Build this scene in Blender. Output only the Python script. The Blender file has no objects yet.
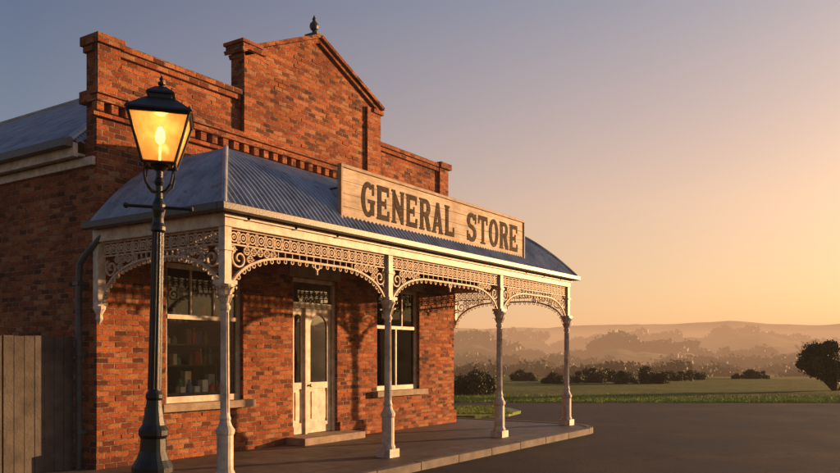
import bpy, math, random
from mathutils import Vector, noise, Matrix, Quaternion
random.seed(7)
sc=bpy.context.scene
R=math.radians
# ------------------------------------------------------------------ frame of reference
CAM=Vector((-6.86,-10.06,1.72))
FW=Vector((0.832,0.555,0)); RT=Vector((0.555,-0.832,0))
def W(l,d,z=0.0):
    p=CAM+RT*l+FW*d; return Vector((p.x,p.y,z))
SUN_AZ=R(-29.5); SUN_EL=R(5.8)
SUN=Vector((math.cos(SUN_AZ)*math.cos(SUN_EL),math.sin(SUN_AZ)*math.cos(SUN_EL),math.sin(SUN_EL)))
# ------------------------------------------------------------------ helpers
def link(o,parent=None):
    sc.collection.objects.link(o)
    if parent: o.parent=parent
    return o
def empty(name,loc=(0,0,0)):
    o=bpy.data.objects.new(name,None); o.location=loc; o.empty_display_size=.3; return link(o)
class MB:
    def __init__(s): s.v=[]; s.f=[]
    def add(s,vs,fs):
        b=len(s.v); s.v+= [tuple(v) for v in vs]; s.f+=[tuple(b+i for i in f) for f in fs]
    def box(s,x0,x1,y0,y1,z0,z1):
        s.add([(x0,y0,z0),(x1,y0,z0),(x1,y1,z0),(x0,y1,z0),(x0,y0,z1),(x1,y0,z1),(x1,y1,z1),(x0,y1,z1)],
              [(0,3,2,1),(4,5,6,7),(0,1,5,4),(1,2,6,5),(2,3,7,6),(3,0,4,7)])
    def prism_y(s,pts,y0,y1):
        n=len(pts)
        s.add([(p[0],y0,p[1]) for p in pts]+[(p[0],y1,p[1]) for p in pts],
              [tuple(range(n)),tuple(range(2*n-1,n-1,-1))]+[(i,n+i,n+(i+1)%n,(i+1)%n) for i in range(n)])
    def prism_z(s,pts,z0,z1):
        n=len(pts)
        s.add([(p[0],p[1],z0) for p in pts]+[(p[0],p[1],z1) for p in pts],
              [tuple(range(n-1,-1,-1)),tuple(range(n,2*n))]+[(i,(i+1)%n,n+(i+1)%n,n+i) for i in range(n)])
    def lathe(s,cx,cy,prof,seg=16,z0=0,rot=0):
        vs=[];fs=[]
        for r,z in prof:
            for k in range(seg):
                a=2*math.pi*k/seg+rot; vs.append((cx+r*math.cos(a),cy+r*math.sin(a),z0+z))
        for j in range(len(prof)-1):
            for k in range(seg):
                fs.append((j*seg+k,j*seg+(k+1)%seg,(j+1)*seg+(k+1)%seg,(j+1)*seg+k))
        fs.append(tuple(range(seg-1,-1,-1))); m=(len(prof)-1)*seg
        fs.append(tuple(m+k for k in range(seg)))
        s.add(vs,fs)
    def tube(s,path,r,seg=8):
        path=[Vector(p) for p in path]; vs=[];fs=[]; n=len(path)
        for i,p in enumerate(path):
            t=(path[min(i+1,n-1)]-path[max(i-1,0)]).normalized()
            a=t.cross(Vector((0,0,1)))
            if a.length<.05: a=t.cross(Vector((0,1,0)))
            a.normalize(); b=t.cross(a)
            rr=r[i] if isinstance(r,(list,tuple)) else r
            for k in range(seg):
                q=2*math.pi*k/seg; vs.append(p+(a*math.cos(q)+b*math.sin(q))*rr)
        for j in range(n-1):
            for k in range(seg):
                fs.append((j*seg+k,j*seg+(k+1)%seg,(j+1)*seg+(k+1)%seg,(j+1)*seg+k))
        fs.append(tuple(range(seg-1,-1,-1))); fs.append(tuple((n-1)*seg+k for k in range(seg)))
        s.add(vs,fs)
    def ribbon(s,pts,w,th,O,D,closed=False):
        n=len(pts); N=Vector((D.y,-D.x,0)); vs=[];fs=[]
        for i in range(n):
            a=pts[(i-1)%n] if (closed or i>0) else pts[i]
            b=pts[(i+1)%n] if (closed or i<n-1) else pts[i]
            tx,tz=b[0]-a[0],b[1]-a[1]; L=math.hypot(tx,tz) or 1; nx,nz=-tz/L,tx/L
            for sg in (1,-1):
                q=(pts[i][0]+nx*w/2*sg, pts[i][1]+nz*w/2*sg)
                for sd in (1,-1):
                    vs.append(O+D*q[0]+Vector((0,0,q[1]))+N*(th/2*sd))
        m=n if closed else n-1
        for i in range(m):
            a=4*i; b=4*((i+1)%n)
            fs+=[(a,b,b+2,a+2),(a+1,a+3,b+3,b+1),(a,a+1,b+1,b),(a+2,b+2,b+3,a+3)]
        if not closed:
            fs+=[(0,2,3,1),(4*n-4,4*n-3,4*n-1,4*n-2)]
        s.add(vs,fs)
    def obj(s,name,mat,parent=None,smooth=False,uv=True,bevel=0):
        me=bpy.data.meshes.new(name); me.from_pydata(s.v,[],s.f); me.update()
        if uv:
            L=me.uv_layers.new(name='UVMap').data
            for p in me.polygons:
                n=p.normal; ax=abs(n.x);ay=abs(n.y);az=abs(n.z)
                for li in p.loop_indices:
                    c=me.vertices[me.loops[li].vertex_index].co
                    if az>=ax and az>=ay: L[li].uv=(c.x,c.y)
                    elif ay>=ax: L[li].uv=(c.x,c.z)
                    else: L[li].uv=(c.y+.12,c.z)
        if smooth:
            me.polygons.foreach_set('use_smooth',[True]*len(me.polygons))
        me.materials.append(mat)
        o=bpy.data.objects.new(name,me); link(o,parent)
        if bevel:
            m=o.modifiers.new('bevel','BEVEL'); m.width=bevel; m.segments=2; m.limit_method='ANGLE'
        return o
def circ(cx,cz,r,n=12,a0=0,a1=2*math.pi,closed=True):
    k=n if closed else n+1
    return [(cx+r*math.cos(a0+(a1-a0)*i/n),cz+r*math.sin(a0+(a1-a0)*i/n)) for i in range(k)]
# ------------------------------------------------------------------ materials
def newmat(name):
    m=bpy.data.materials.new(name); m.use_nodes=True
    nt=m.node_tree; b=nt.nodes['Principled BSDF']; return m,nt,b
def N(nt,t,**kw):
    n=nt.nodes.new(t)
    for k,v in kw.items():
        if k in n.inputs: n.inputs[k].default_value=v
        else: setattr(n,k,v)
    return n
def ramp(nt,stops,interp='LINEAR'):
    n=nt.nodes.new('ShaderNodeValToRGB'); cr=n.color_ramp; cr.interpolation=interp
    while len(cr.elements)<len(stops): cr.elements.new(.5)
    for e,(p,c) in zip(cr.elements,stops): e.position=p; e.color=(*c,1)
    return n
def mixc(nt,fac,a,b,mode='MIX'):
    n=nt.nodes.new('ShaderNodeMix'); n.data_type='RGBA'; n.blend_type=mode
    for sock,val in ((0,fac),(6,a),(7,b)):
        if isinstance(val,bpy.types.NodeSocket): nt.links.new(val,n.inputs[sock])
        else: n.inputs[sock].default_value = val if sock==0 else (*val,1)
    return n.outputs[2]
def simple(name,col,col2=None,rough=.6,metal=0,scale=6,bump=.3,dist=.01,detail=6):
    m,nt,b=newmat(name); L=nt.links
    tc=N(nt,'ShaderNodeTexCoord')
    n=N(nt,'ShaderNodeTexNoise',Scale=scale,Detail=detail,Roughness=.65); L.new(tc.outputs['Object'],n.inputs['Vector'])
    col2=col2 or tuple(c*.6 for c in col)
    r=ramp(nt,[(.32,col2),(.62,col)]); L.new(n.outputs['Fac'],r.inputs[0]); L.new(r.outputs[0],b.inputs['Base Color'])
    b.inputs['Roughness'].default_value=rough; b.inputs['Metallic'].default_value=metal
    n2=N(nt,'ShaderNodeTexNoise',Scale=scale*8,Detail=4); L.new(tc.outputs['Object'],n2.inputs['Vector'])
    bp=N(nt,'ShaderNodeBump',Strength=bump,Distance=dist); L.new(n2.outputs['Fac'],bp.inputs['Height']); L.new(bp.outputs[0],b.inputs['Normal'])
    return m
BW=.20; BH=.079
def brickmat(name='brick'):
    m,nt,b=newmat(name); L=nt.links
    uv=N(nt,'ShaderNodeUVMap')
    wob=N(nt,'ShaderNodeTexNoise',Scale=11.0,Detail=4); L.new(uv.outputs[0],wob.inputs['Vector'])
    ws=N(nt,'ShaderNodeVectorMath',operation='MULTIPLY_ADD'); L.new(wob.outputs['Color'],ws.inputs[0]); ws.inputs[1].default_value=(.018,.016,0); L.new(uv.outputs[0],ws.inputs[2])
    bt=N(nt,'ShaderNodeTexBrick'); L.new(ws.outputs[0],bt.inputs['Vector'])
    bt.inputs['Color1'].default_value=(0,0,0,1); bt.inputs['Color2'].default_value=(1,1,1,1); bt.inputs['Mortar'].default_value=(.5,.5,.5,1)
    bt.inputs['Scale'].default_value=1; bt.inputs['Mortar Size'].default_value=.010; bt.inputs['Mortar Smooth'].default_value=.4
    bt.inputs['Brick Width'].default_value=BW; bt.inputs['Row Height'].default_value=BH
    r=ramp(nt,[(0,(.10,.036,.026)),(.14,(.20,.058,.03)),(.36,(.32,.085,.034)),(.6,(.42,.12,.043)),(.84,(.50,.165,.060)),(1,(.47,.23,.12))]); L.new(bt.outputs['Color'],r.inputs[0])
    n1=N(nt,'ShaderNodeTexNoise',Scale=42.0,Detail=6,Roughness=.75); L.new(uv.outputs[0],n1.inputs['Vector'])
    r1=ramp(nt,[(.3,(.42,.38,.36)),(.6,(1.12,1.1,1.05))]); L.new(n1.outputs['Fac'],r1.inputs[0])
    c=mixc(nt,.9,r.outputs[0],r1.outputs[0],'MULTIPLY')
    nm=N(nt,'ShaderNodeTexNoise',Scale=16.0,Detail=4); L.new(uv.outputs[0],nm.inputs['Vector'])
    rm=ramp(nt,[(.35,(.12,.08,.055)),(.65,(.42,.29,.19))]); L.new(nm.outputs['Fac'],rm.inputs[0])
    c=mixc(nt,bt.outputs['Fac'],c,rm.outputs[0])
    n2=N(nt,'ShaderNodeTexNoise',Scale=.9,Detail=9,Roughness=.68); L.new(uv.outputs[0],n2.inputs['Vector'])
    r2=ramp(nt,[(.33,(.40,.37,.38)),(.56,(1,1,1))]); L.new(n2.outputs['Fac'],r2.inputs[0])
    c=mixc(nt,.8,c,r2.outputs[0],'MULTIPLY')
    n6=N(nt,'ShaderNodeTexNoise',Scale=2.3,Detail=9,Roughness=.75); L.new(uv.outputs[0],n6.inputs['Vector']); r6=ramp(nt,[(.60,(0,0,0)),(.82,(.45,.45,.45))]); L.new(n6.outputs['Fac'],r6.inputs[0])
    c=mixc(nt,r6.outputs[0],c,(.40,.28,.2))
    L.new(c,b.inputs['Base Color']); b.inputs['Roughness'].default_value=.9; b.inputs['Specular IOR Level'].default_value=.2
    inv=N(nt,'ShaderNodeMath',operation='SUBTRACT'); inv.inputs[0].default_value=1; L.new(bt.outputs['Fac'],inv.inputs[1])
    a1=N(nt,'ShaderNodeMath',operation='MULTIPLY_ADD'); L.new(bt.outputs['Color'],a1.inputs[0]); a1.inputs[1].default_value=.6; L.new(inv.outputs[0],a1.inputs[2])
    a2=N(nt,'ShaderNodeMath',operation='MULTIPLY_ADD'); L.new(n1.outputs['Fac'],a2.inputs[0]); a2.inputs[1].default_value=1.2; L.new(a1.outputs[0],a2.inputs[2])
    bp=N(nt,'ShaderNodeBump',Strength=1,Distance=.020); L.new(a2.outputs[0],bp.inputs['Height']); L.new(bp.outputs[0],b.inputs['Normal'])
    return m
M_brick=brickmat()
M_stone=simple('sandstone',(.36,.27,.19),(.2,.145,.1),.85,scale=5,bump=.5)
M_kerb=simple('kerb_stone',(.17,.145,.12),(.08,.068,.06),.85,scale=4,bump=.5)
M_cream=simple('aged_cream_paint',(.66,.57,.45),(.34,.27,.20),.55,scale=7,bump=.25,dist=.006)
M_lace=simple('cast_iron_lace_paint',(.56,.45,.33),(.26,.19,.13),.6,scale=14,bump=.4,dist=.006)
M_dark=simple('dark_gutter_paint',(.035,.045,.045),(.02,.025,.025),.45,scale=8)
M_lamp=simple('lamp_post_black_iron',(.012,.017,.017),(.006,.009,.009),.36,metal=.2,scale=16,bump=.35,dist=.004)
M_fence=simple('grey_timber',(.10,.088,.075),(.042,.036,.032),.85,scale=4,bump=.6)
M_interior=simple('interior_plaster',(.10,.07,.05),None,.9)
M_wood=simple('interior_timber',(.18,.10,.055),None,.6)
M_mantle,nt,b=newmat('lit_mantle'); b.inputs['Emission Color'].default_value=(1,.6,.18,1); b.inputs['Emission Strength'].default_value=12
def metalmat():
    m,nt,b=newmat('galvanised_corrugated_iron'); L=nt.links
    tc=N(nt,'ShaderNodeTexCoord'); n=N(nt,'ShaderNodeTexNoise',Scale=2.2,Detail=7,Roughness=.7); L.new(tc.outputs['Object'],n.inputs['Vector'])
    r=ramp(nt,[(.3,(.15,.175,.195)),(.55,(.33,.37,.40)),(.75,(.44,.47,.48))]); L.new(n.outputs['Fac'],r.inputs[0])
    n3=N(nt,'ShaderNodeTexNoise',Scale=4.0,Detail=9,Roughness=.78); L.new(tc.outputs['Object'],n3.inputs['Vector'])
    r3=ramp(nt,[(.54,(0,0,0)),(.70,(1,1,1))]); L.new(n3.outputs['Fac'],r3.inputs[0])
    c=mixc(nt,r3.outputs[0],r.outputs[0],(.18,.11,.07)); L.new(c,b.inputs['Base Color'])
    b.inputs['Metallic'].default_value=.5; b.inputs['Roughness'].default_value=.42
    return m
M_metal=metalmat()
def glassmat():
    m=bpy.data.materials.new('window_glass'); m.use_nodes=True; nt=m.node_tree; nt.nodes.clear(); L=nt.links
    o=N(nt,'ShaderNodeOutputMaterial'); t=N(nt,'ShaderNodeBsdfTransparent'); t.inputs[0].default_value=(.92,.94,.92,1)
    g=N(nt,'ShaderNodeBsdfGlossy',Roughness=.02); f=N(nt,'ShaderNodeFresnel',IOR=1.3); mx=N(nt,'ShaderNodeMixShader')
    tc=N(nt,'ShaderNodeTexCoord'); n=N(nt,'ShaderNodeTexNoise',Scale=1.6,Detail=1); L.new(tc.outputs['Object'],n.inputs['Vector'])
    bp=N(nt,'ShaderNodeBump',Strength=.25,Distance=.012); L.new(n.outputs['Fac'],bp.inputs['Height']); L.new(bp.outputs[0],g.inputs['Normal'])
    L.new(f.outputs[0],mx.inputs[0]); L.new(t.outputs[0],mx.inputs[1]); L.new(g.outputs[0],mx.inputs[2]); L.new(mx.outputs[0],o.inputs[0]); return m
M_glass=glassmat()
# ------------------------------------------------------------------ GENERAL STORE
Z0=.12
store=empty('general_store',(0,0,Z0))
H=6.12; XR=9.3; XL=9.7
wins=[(1.2,2.8,.86,3.05),(6.6,8.2,.86,3.05)]
mb=MB()
xs=[0,1.2,2.8,4.03,5.3,6.6,8.2,XL]
T=.32; TP=.24
for i in range(7):
    a,b_=xs[i],xs[i+1]
    if i in (1,5): mb.box(a,b_,0,T,0,.86); mb.box(a,b_,0,T,3.05,4.7)
    elif i==3: mb.box(a,b_,0,T,3.05,4.7)
    else: mb.box(a,b_,0,T,0,4.7)
mb.box(0,XR,0,TP,4.7,5.2)
mb.box(0,2.75,0,TP,5.2,H-.12); mb.box(6.55,XR,0,TP,5.2,H-.12)
gy0=-.05
mb.prism_y([(2.75,5.2),(6.55,5.2),(6.55,6.72),(4.65,7.56),(2.75,6.72)],gy0,TP)
mb.box(2.72,3.17,-.11,gy0,5.36,6.78); mb.box(6.13,6.58,-.11,gy0,5.36,6.70)
mb.box(-.03,.34,-.07,0,5.36,H-.12); mb.box(XR-.34,XR+.03,-.07,0,5.36,H-.12)
SD=14.0
mb.box(0,T,T,SD,0,4.5); mb.box(XL-T,XL,T,SD,0,4.5); mb.box(T,XL-T,SD-T,SD,0,4.5)
mb.box(XL,10.5,.5,.8,0,3.3)
for a,b_ in ((-.04,4.0),(5.33,XL+.03)): mb.box(a,b_,-.05,0,0,.30)
mb.box(-.05,0,-.02,SD,0,.30)
mb.obj('brick_walls',M_brick,store)
# individual bricks that sit slightly proud of the wall
mb=MB()
def free(x0,x1,z0,z1):
    if z0<.32 or x0<.03: return None
    for a,b_,c,d in wins:
        if x1>a-.18 and x0<b_+.18 and z1>.72 and z0<3.32: return None
    if x1>3.9 and x0<5.45 and z0<3.32: return None
    if z1<4.66: return 0 if x1<XL-.02 else None
    if z0>5.37 and z1<H-.22:
        if .36<x0 and x1<2.70 or 6.60<x0 and x1<XR-.36: return 0
        if 3.19<x0 and x1<6.11: return gy0
    if z0>=H-.22 and 3.19<x0 and x1<6.11 and z1<6.72+(1.9-abs((x0+x1)/2-4.65)-.12)*.442-.1: return gy0
    return None
for j in range(int(7.6/BH)):
    o_=BW*.5 if j%2==0 else 0
    for i in range(int(10/BW)+1):
        x0=i*BW-o_-.009+.012; x1=x0+BW-.024; z0=j*BH-.008+.011; z1=z0+BH-.022
        y=free(x0,x1,z0,z1)
        if y is not None and random.random()<.16:
            p=random.uniform(.003,.011); mb.box(x0,x1,y-p,y+.005,z0,z1)
    if .33<j*BH<4.25:
        for i in range(2,30):
            u0=i*BW-o_-.009+.012; y0=u0-.12
            if y0>.35 and random.random()<.16:
                p=random.uniform(.003,.011); mb.box(-p,.005,y0,y0+BW-.024,j*BH-.008+.011,j*BH-.008+BH-.011)
mb.obj('proud_bricks',M_brick,store)
mb=MB()
mb.box(-.10,XR+.08,-.075,0,4.98,5.04)
x=-.08
while x<XR+.02:
    mb.box(x,x+.115,-.12,0,5.043,5.17); x+=.232
mb.box(-.10,XR+.10,-.155,0,5.173,5.26)
mb.box(-.12,XR+.12,-.20,-.002,5.263,5.345)
mb.box(-.10,0,0,TP+.03,5.173,5.345)
for a,b_ in ((-.04,2.69),(6.61,XR+.06)):
    mb.box(a,b_,-.055,TP+.03,H-.20,H-.118)
    mb.box(a-.02,b_,-.095,TP+.05,H-.115,H-.03)
mb.box(-.07,.38,-.13,TP+.06,H-.112,H+.02); mb.box(XR-.38,XR+.1,-.13,TP+.07,H-.112,H+.02)
mb.obj('brick_corbels',M_brick,store,bevel=.006)
mb=MB()
def rake(x0,z0,x1,z1,t0,t1,y0,y1):
    dx,dz=x1-x0,z1-z0; L=math.hypot(dx,dz); nx,nz=-dz/L,dx/L
    if nz<0: nx,nz=-nx,-nz
    pts=[(x0+nx*t0,z0+nz*t0),(x1+nx*t0,z1+nz*t0),(x1+nx*t1,z1+nz*t1),(x0+nx*t1,z0+nz*t1)]
    mb.prism_y(pts,y0,y1)
for sx in (-1,1):
    xa=4.65+sx*1.93; rake(xa,6.715,4.65,7.568,-.05,.03,-.11,TP+.03) if sx<0 else rake(4.65,7.568,xa,6.715,-.05,.03,-.11,TP+.03)
    rake(xa+sx*.05,6.70,4.65,7.57,.033,.10,-.16,TP+.06) if sx<0 else rake(4.65,7.57,xa+sx*.05,6.70,.033,.10,-.16,TP+.06)
mb.box(2.66,3.2,-.15,TP+.04,6.79,6.87); mb.box(2.62,3.1,-.18,TP+.06,6.873,6.93)
mb.box(6.30,6.64,-.15,TP+.04,6.62,6.70)
mb.obj('gable_coping',M_brick,store,bevel=.005)
mb=MB()
mb.box(4.55,4.75,-.12,.18,7.60,7.70)
mb.lathe(4.65,.03,[(.065,7.70),(.045,7.73),(.035,7.76),(.075,7.80),(.09,7.85),(.08,7.90),(.04,7.94),(.03,7.97),(.04,7.99),(.018,8.03),(.004,8.07)],14)
mb.obj('gable_finial',M_dark,store)
mb=MB()
for a,b_,c,d in wins:
    mb.box(a-.16,b_+.16,-.14,.1,.74,.862)
    mb.box(a-.12,b_+.12,-.012,.0,3.06,3.3)
mb.box(3.93,5.4,-.012,0,3.06,3.3)
mb.box(3.8,5.55,-.5,.3,0,.13)
mb.obj('stone_sills',M_stone,store,bevel=.012)
mb=MB(); mg=MB()
for a,b_,c,d in wins:
    y0,y1=.08,.15
    mb.box(a,a+.075,y0,y1,c,d); mb.box(b_-.075,b_,y0,y1,c,d)
    mb.box(a+.075,b_-.075,y0,y1,c,c+.10); mb.box(a+.075,b_-.075,y0,y1,d-.075,d)
    mb.box(a+.075,b_-.075,y0-.015,y1,2.18,2.25)
    for k in (1,2):
        xx=a+.075+(b_-a-.15)*k/3; mb.box(xx-.015,xx+.015,y0+.01,y1-.01,2.25,d-.075)
    xm=(a+b_)/2
    if a>5:
        mb.box(xm-.022,xm+.022,y0,y1-.004,c+.1,2.18)
    mg.box(a+.06,b_-.06,.115,.121,c+.08,2.2); mg.box(a+.06,b_-.06,.116,.122,2.23,d-.06)
mb.box(4.03,4.10,.06,.18,.13,3.05); mb.box(5.23,5.30,.06,.18,.13,3.05); mb.box(4.10,5.23,.06,.18,2.98,3.05); mb.box(4.10,5.23,.06,.18,2.50,2.60)
mb.box(4.44,4.50,.06,.18,.13,2.50)
def leaf(x0,x1,y,zb,zt,st):
    mb.box(x0,x0+st,y,y+.045,zb,zt); mb.box(x1-st,x1,y,y+.045,zb,zt)
    mb.box(x0+st,x1-st,y,y+.045,zb,zb+.2); mb.box(x0+st,x1-st,y,y+.045,zt-.12,zt); mb.box(x0+st,x1-st,y,y+.045,.98,1.10)
    mb.box(x0+st,x1-st,y+.022,y+.04,zb+.2,.98)
    w=x1-x0-2*st
    mb.box(x0+st+.045,x1-st-.045,y+.006,y+.022,zb+.26,.92)
    mg.box(x0+st-.01,x1-st+.01,y+.02,y+.026,1.09,zt-.11)
    xm=(x0+x1)/2; r=w/2; zc=zt-.12-r
    for sg in (-1,1):
        pts=[(xm+sg*r,zt-.12)]+[(xm+sg*r*math.cos(a),zc+r*math.sin(a)) for a in [i*math.pi/2/8 for i in range(9)]]
        if sg<0: pts=pts[::-1]
        mb.prism_y(pts,y+.004,y+.04)
leaf(4.10,4.44,.10,.14,2.50,.07); leaf(4.51,5.22,.10,.14,2.50,.11)
mg.box(4.08,5.25,.115,.121,2.58,3.0)
mb.obj('window_and_door_joinery',M_cream,store,bevel=.004)
mg.obj('window_glazing',M_glass,store)
mb=MB(); mb.lathe(0,0,[(.02,0),(.012,.03),(.03,.045),(.034,.06),(.02,.08)],12)
o=mb.obj('door_knob',simple('brass',(.5,.33,.1),None,.3,metal=1),store,smooth=True); o.rotation_euler=(R(90),0,0); o.location=(4.565,.10,1.04)
# interior
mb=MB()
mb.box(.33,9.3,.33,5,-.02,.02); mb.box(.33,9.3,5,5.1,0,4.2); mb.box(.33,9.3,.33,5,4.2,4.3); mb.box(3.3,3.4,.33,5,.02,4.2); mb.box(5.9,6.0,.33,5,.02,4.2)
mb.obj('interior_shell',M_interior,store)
mb=MB(); goods=[MB() for _ in range(7)]
gcol=[(.7,.10,.05),(.75,.52,.15),(.12,.36,.16),(.85,.78,.65),(.12,.22,.45),(.42,.20,.07),(.8,.6,.35)]
for a,b_,c,d in wins:
    mb.box(a-.1,b_+.1,.33,.95,.96,1.0)
    for sz in (1.42,1.78,2.14,2.56): mb.box(a-.1,b_+.1,.80,1.1,sz,sz+.03)
    mb.box(a-.14,a-.10,.80,1.1,.02,2.9); mb.box(b_+.10,b_+.14,.80,1.1,.02,2.9)
    for (ya,yb,zb,hm) in ((.33,.4,1.0,.24),(.5,.75,1.0,.4),(.80,.98,1.45,.29),(.80,.98,1.81,.29),(.80,.98,2.17,.33),(.80,.98,2.59,.3)):
        x=a-.08
        while x<b_+.02:
            w=random.uniform(.06,.15); gg=random.choice(goods); yy=random.uniform(ya+.05,max(ya+.06,yb-.1)); h=random.uniform(.4,1)*hm
            if random.random()<.55:
                r=w*.42; gg.lathe(x+w/2,yy,[(r,0),(r,h*.65),(r*.5,h*.8),(r*.45,h*.95),(r*.55,h)],10,zb)
            else: gg.box(x,x+w*.9,yy-.04,yy+.08,zb,zb+h)
            x+=w+(random.uniform(0,.05) if random.random()<.75 else .18)
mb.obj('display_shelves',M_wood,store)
for i,gg in enumerate(goods): gg.obj('shop_goods_%d'%(i+1),simple('goods_%d'%i,gcol[i],None,.35),store)
# main roof
def corrug(name,P,nu,nv,parent=store,mat=M_metal):
    vs=[];fs=[]
    for i in range(nu+1):
        for j in range(nv+1): vs.append(P(i,j))
    for i in range(nu):
        for j in range(nv):
            a=i*(nv+1)+j; fs.append((a,a+nv+1,a+nv+2,a+1))
    m=MB(); m.add(vs,fs); return m.obj(name,mat,parent,smooth=True,uv=False)
EZ=4.64; RZ=7.8; RX=4.75; ex=-.25; yf=.26; yh=5.0
pl=Vector((-(RZ-EZ),0,RX-ex)).normalized()
def Pm(i,j):
    y=yf+i*.0125; fm=1 if y>yh else (y-yf)/(yh-yf); f=fm*j
    return Vector((ex+(RX-ex)*f,y,EZ+(RZ-EZ)*f))+pl*(.014*math.sin(2*math.pi*y/.1))
corrug('main_roof_left_slope',Pm,int((13.9-yf)/.0125),1)
def Pr(i,j):
    y=yf+i*.0125; fm=1 if y>yh else (y-yf)/(yh-yf); f=fm*j; xe=XL+.2
    return Vector((xe+(RX-xe)*f,y,EZ+(RZ-EZ)*f+.012*math.sin(2*math.pi*y/.1)))
corrug('main_roof_right_slope',Pr,int((13.9-yf)/.0125),1)
def Pf(i,j):
    x=ex+i*.0125; xe=XL+.2; fm=min((x-ex)/(RX-ex),(xe-x)/(xe-RX)); f=max(fm,0)*j
    return Vector((x,yf+(yh-yf)*f,EZ+(RZ-EZ)*f+.012*math.sin(2*math.pi*x/.1)))
corrug('main_roof_front_hip',Pf,int((XL+.2-ex)/.0125),1)
mb=MB(); mb.tube([(RX,yh,RZ+.02),(RX,13.9,RZ+.02)],.06); mb.tube([(ex,yf,EZ),(RX,yh,RZ+.02)],.05)
mb.prism_y([(ex+.1,EZ-.02),(XL+.1,EZ-.02),(RX,RZ-.03)],13.85,13.88)
mb.obj('roof_ridge_capping',M_metal,store)
mb=MB(); mb.box(-.20,-.12,.26,13.9,4.42,4.62); mb.box(-.12,-.002,.26,13.9,4.44,4.48); mb.box(-.06,-.002,.02,13.9,4.30,4.42); mb.box(XL+.1,XL+.16,1.0,13.9,4.4,4.6)
mb.obj('eave_fascia',M_cream,store,bevel=.005)
mb=MB(); mb.box(-.33,-.202,.26,13.9,4.55,4.66)
mb.tube([(.0,-.25,3.34),(-.06,-.1,3.2),(-.10,.12,3.02),(-.12,.22,2.9),(-.12,.24,2.7),(-.12,.24,.0)],.045,10)
for z in (.5,1.6,2.6): mb.box(-.18,0,.18,.30,z,z+.05)
mb.obj('gutter_and_downpipe',simple('downpipe_paint',(.05,.075,.08),(.03,.04,.045),.45,scale=8),store)
# ---- veranda roof
VXl=-.20; VXr=10.62; VY=-2.80; U=2.62; ZB=3.40; ZT=4.80; DV=2.79
def g(f): f=max(0,min(1,f)); return ZB+(ZT-ZB)*(1-(1-f)**2.5)
def gn(f):
    e=.01; a=max(f-e,0); b=min(f+e,1); return (g(b)-g(a))/(b-a)
NP=18; fr=[(j/NP)**1.5 for j in range(NP+1)]
def amp(s): return .015*math.sin(2*math.pi*s/.1)
def Pv(i,j):
    x=VXl+.0001+i*.0125; x=min(x,VXr-.0001); fm=min(1,min(x-VXl,VXr-x)/U); f=fm*fr[j]
    n=Vector((0,-gn(f)/2.8,1)).normalized()
    return Vector((x,VY+DV*f,g(f)))+n*amp(x)
corrug('veranda_roof_front',Pv,int((VXr-VXl)/.0125)+1,NP)
def side(sgn,yend,fmx=1):
    def P(i,j):
        y=min(VY+.0001+i*.0125,yend); fm=min(1,(y-VY)/DV)
        if y>-.02: fm=min(fm,fmx)
        f=fm*fr[j]
        n=Vector((-gn(f)/U*sgn,0,1)).normalized()
        x=VXl+U*f if sgn>0 else VXr-U*f
        return Vector((x,y,g(f)))+n*amp(y)
    return P
corrug('veranda_roof_left_end',side(1,-.012),int(2.79/.0125),NP); corrug('veranda_roof_right_end',side(-1,.52,(VXr-9.72)/U),int(3.32/.0125),NP)
mb=MB()
for sgn in (1,-1):
    mb.tube([((VXl+U*f if sgn>0 else VXr-U*f),VY+DV*f,g(f)+.03) for f in [(j/24)**1.5 for j in range(25)]],.035,8)
mb.box(2.3,8.1,-.05,0,4.77,4.87)
mb.obj('veranda_hip_capping',M_metal,store,smooth=True)
mb=MB()
fx=(VXr-9.7)/U
pts=[(9.7,3.3),(VXr-.03,3.3)]+[(VXr-U*f-.02,g(f)-.02) for f in [fx*j/10 for j in range(11)]]
mb.prism_y(pts,.5,.53)
for x in [i*.87+.3 for i in range(12)]:
    mb.tube([(x,VY+.1+2.6*f,g(f)-.06) for f in (.02,.1,.2,.35,.5,.7,.95)] if 2.5<x<7.9 else [(x,VY+.1,3.32),(x,-.05,3.32)],.03,4)
mb.obj('veranda_framing',M_wood,store)
mb=MB(); PY=-2.6
px=[0,3.41,7.15,10.45]
mb.box(-.07,10.52,PY-.07,PY+.07,3.19,3.36)
mb.box(-.07,.07,PY+.07,-.002,3.19,3.36); mb.box(10.38,10.52,PY+.07,.5,3.19,3.36)
mb.box(-.10,10.55,PY-.10,PY-.072,3.30,3.345)
mb.obj('veranda_beams',M_cream,store,bevel=.006)
mb=MB(); mb.box(VXl-.06,VXr+.06,VY-.05,VY+.06,3.352,3.45); mb.box(VXl-.06,VXl+.05,VY+.06,-.01,3.352,3.45); mb.box(VXr-.05,VXr+.06,VY+.06,.55,3.352,3.45)
mb.obj('veranda_gutter',M_dark,store,bevel=.012)
mb=MB()
prof=[(.115,.13),(.12,.16),(.10,.20),(.10,.62),(.115,.65),(.118,.69),(.085,.74),(.064,.80),(.072,.83),(.058,.87),(.054,1.3),(.048,2.15),(.066,2.18),(.068,2.21),(.05,2.24),(.055,2.30),(.08,2.40),(.115,2.46),(.115,2.48)]
def capital(x,y):
    for ring,(z0,hh,rr) in enumerate(((2.25,.11,.054),(2.33,.13,.066))):
        for k in range(8):
            a=2*math.pi*(k+.5*ring)/8; c,s_=math.cos(a),math.sin(a)
            P=[]
            for t,(dr,dz,w) in enumerate(((0,0,.03),(.02,hh*.5,.04),(.05,hh*.9,.032),(.085,hh*.92,.018),(.085,hh*.7,.006))):
                r=rr+dr
                P.append((x+c*r-s_*w,y+s_*r+c*w,z0+dz)); P.append((x+c*r+s_*w,y+s_*r-c*w,z0+dz))
            mb.add(P,[(2*i,2*i+1,2*i+3,2*i+2) for i in range(4)])
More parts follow.
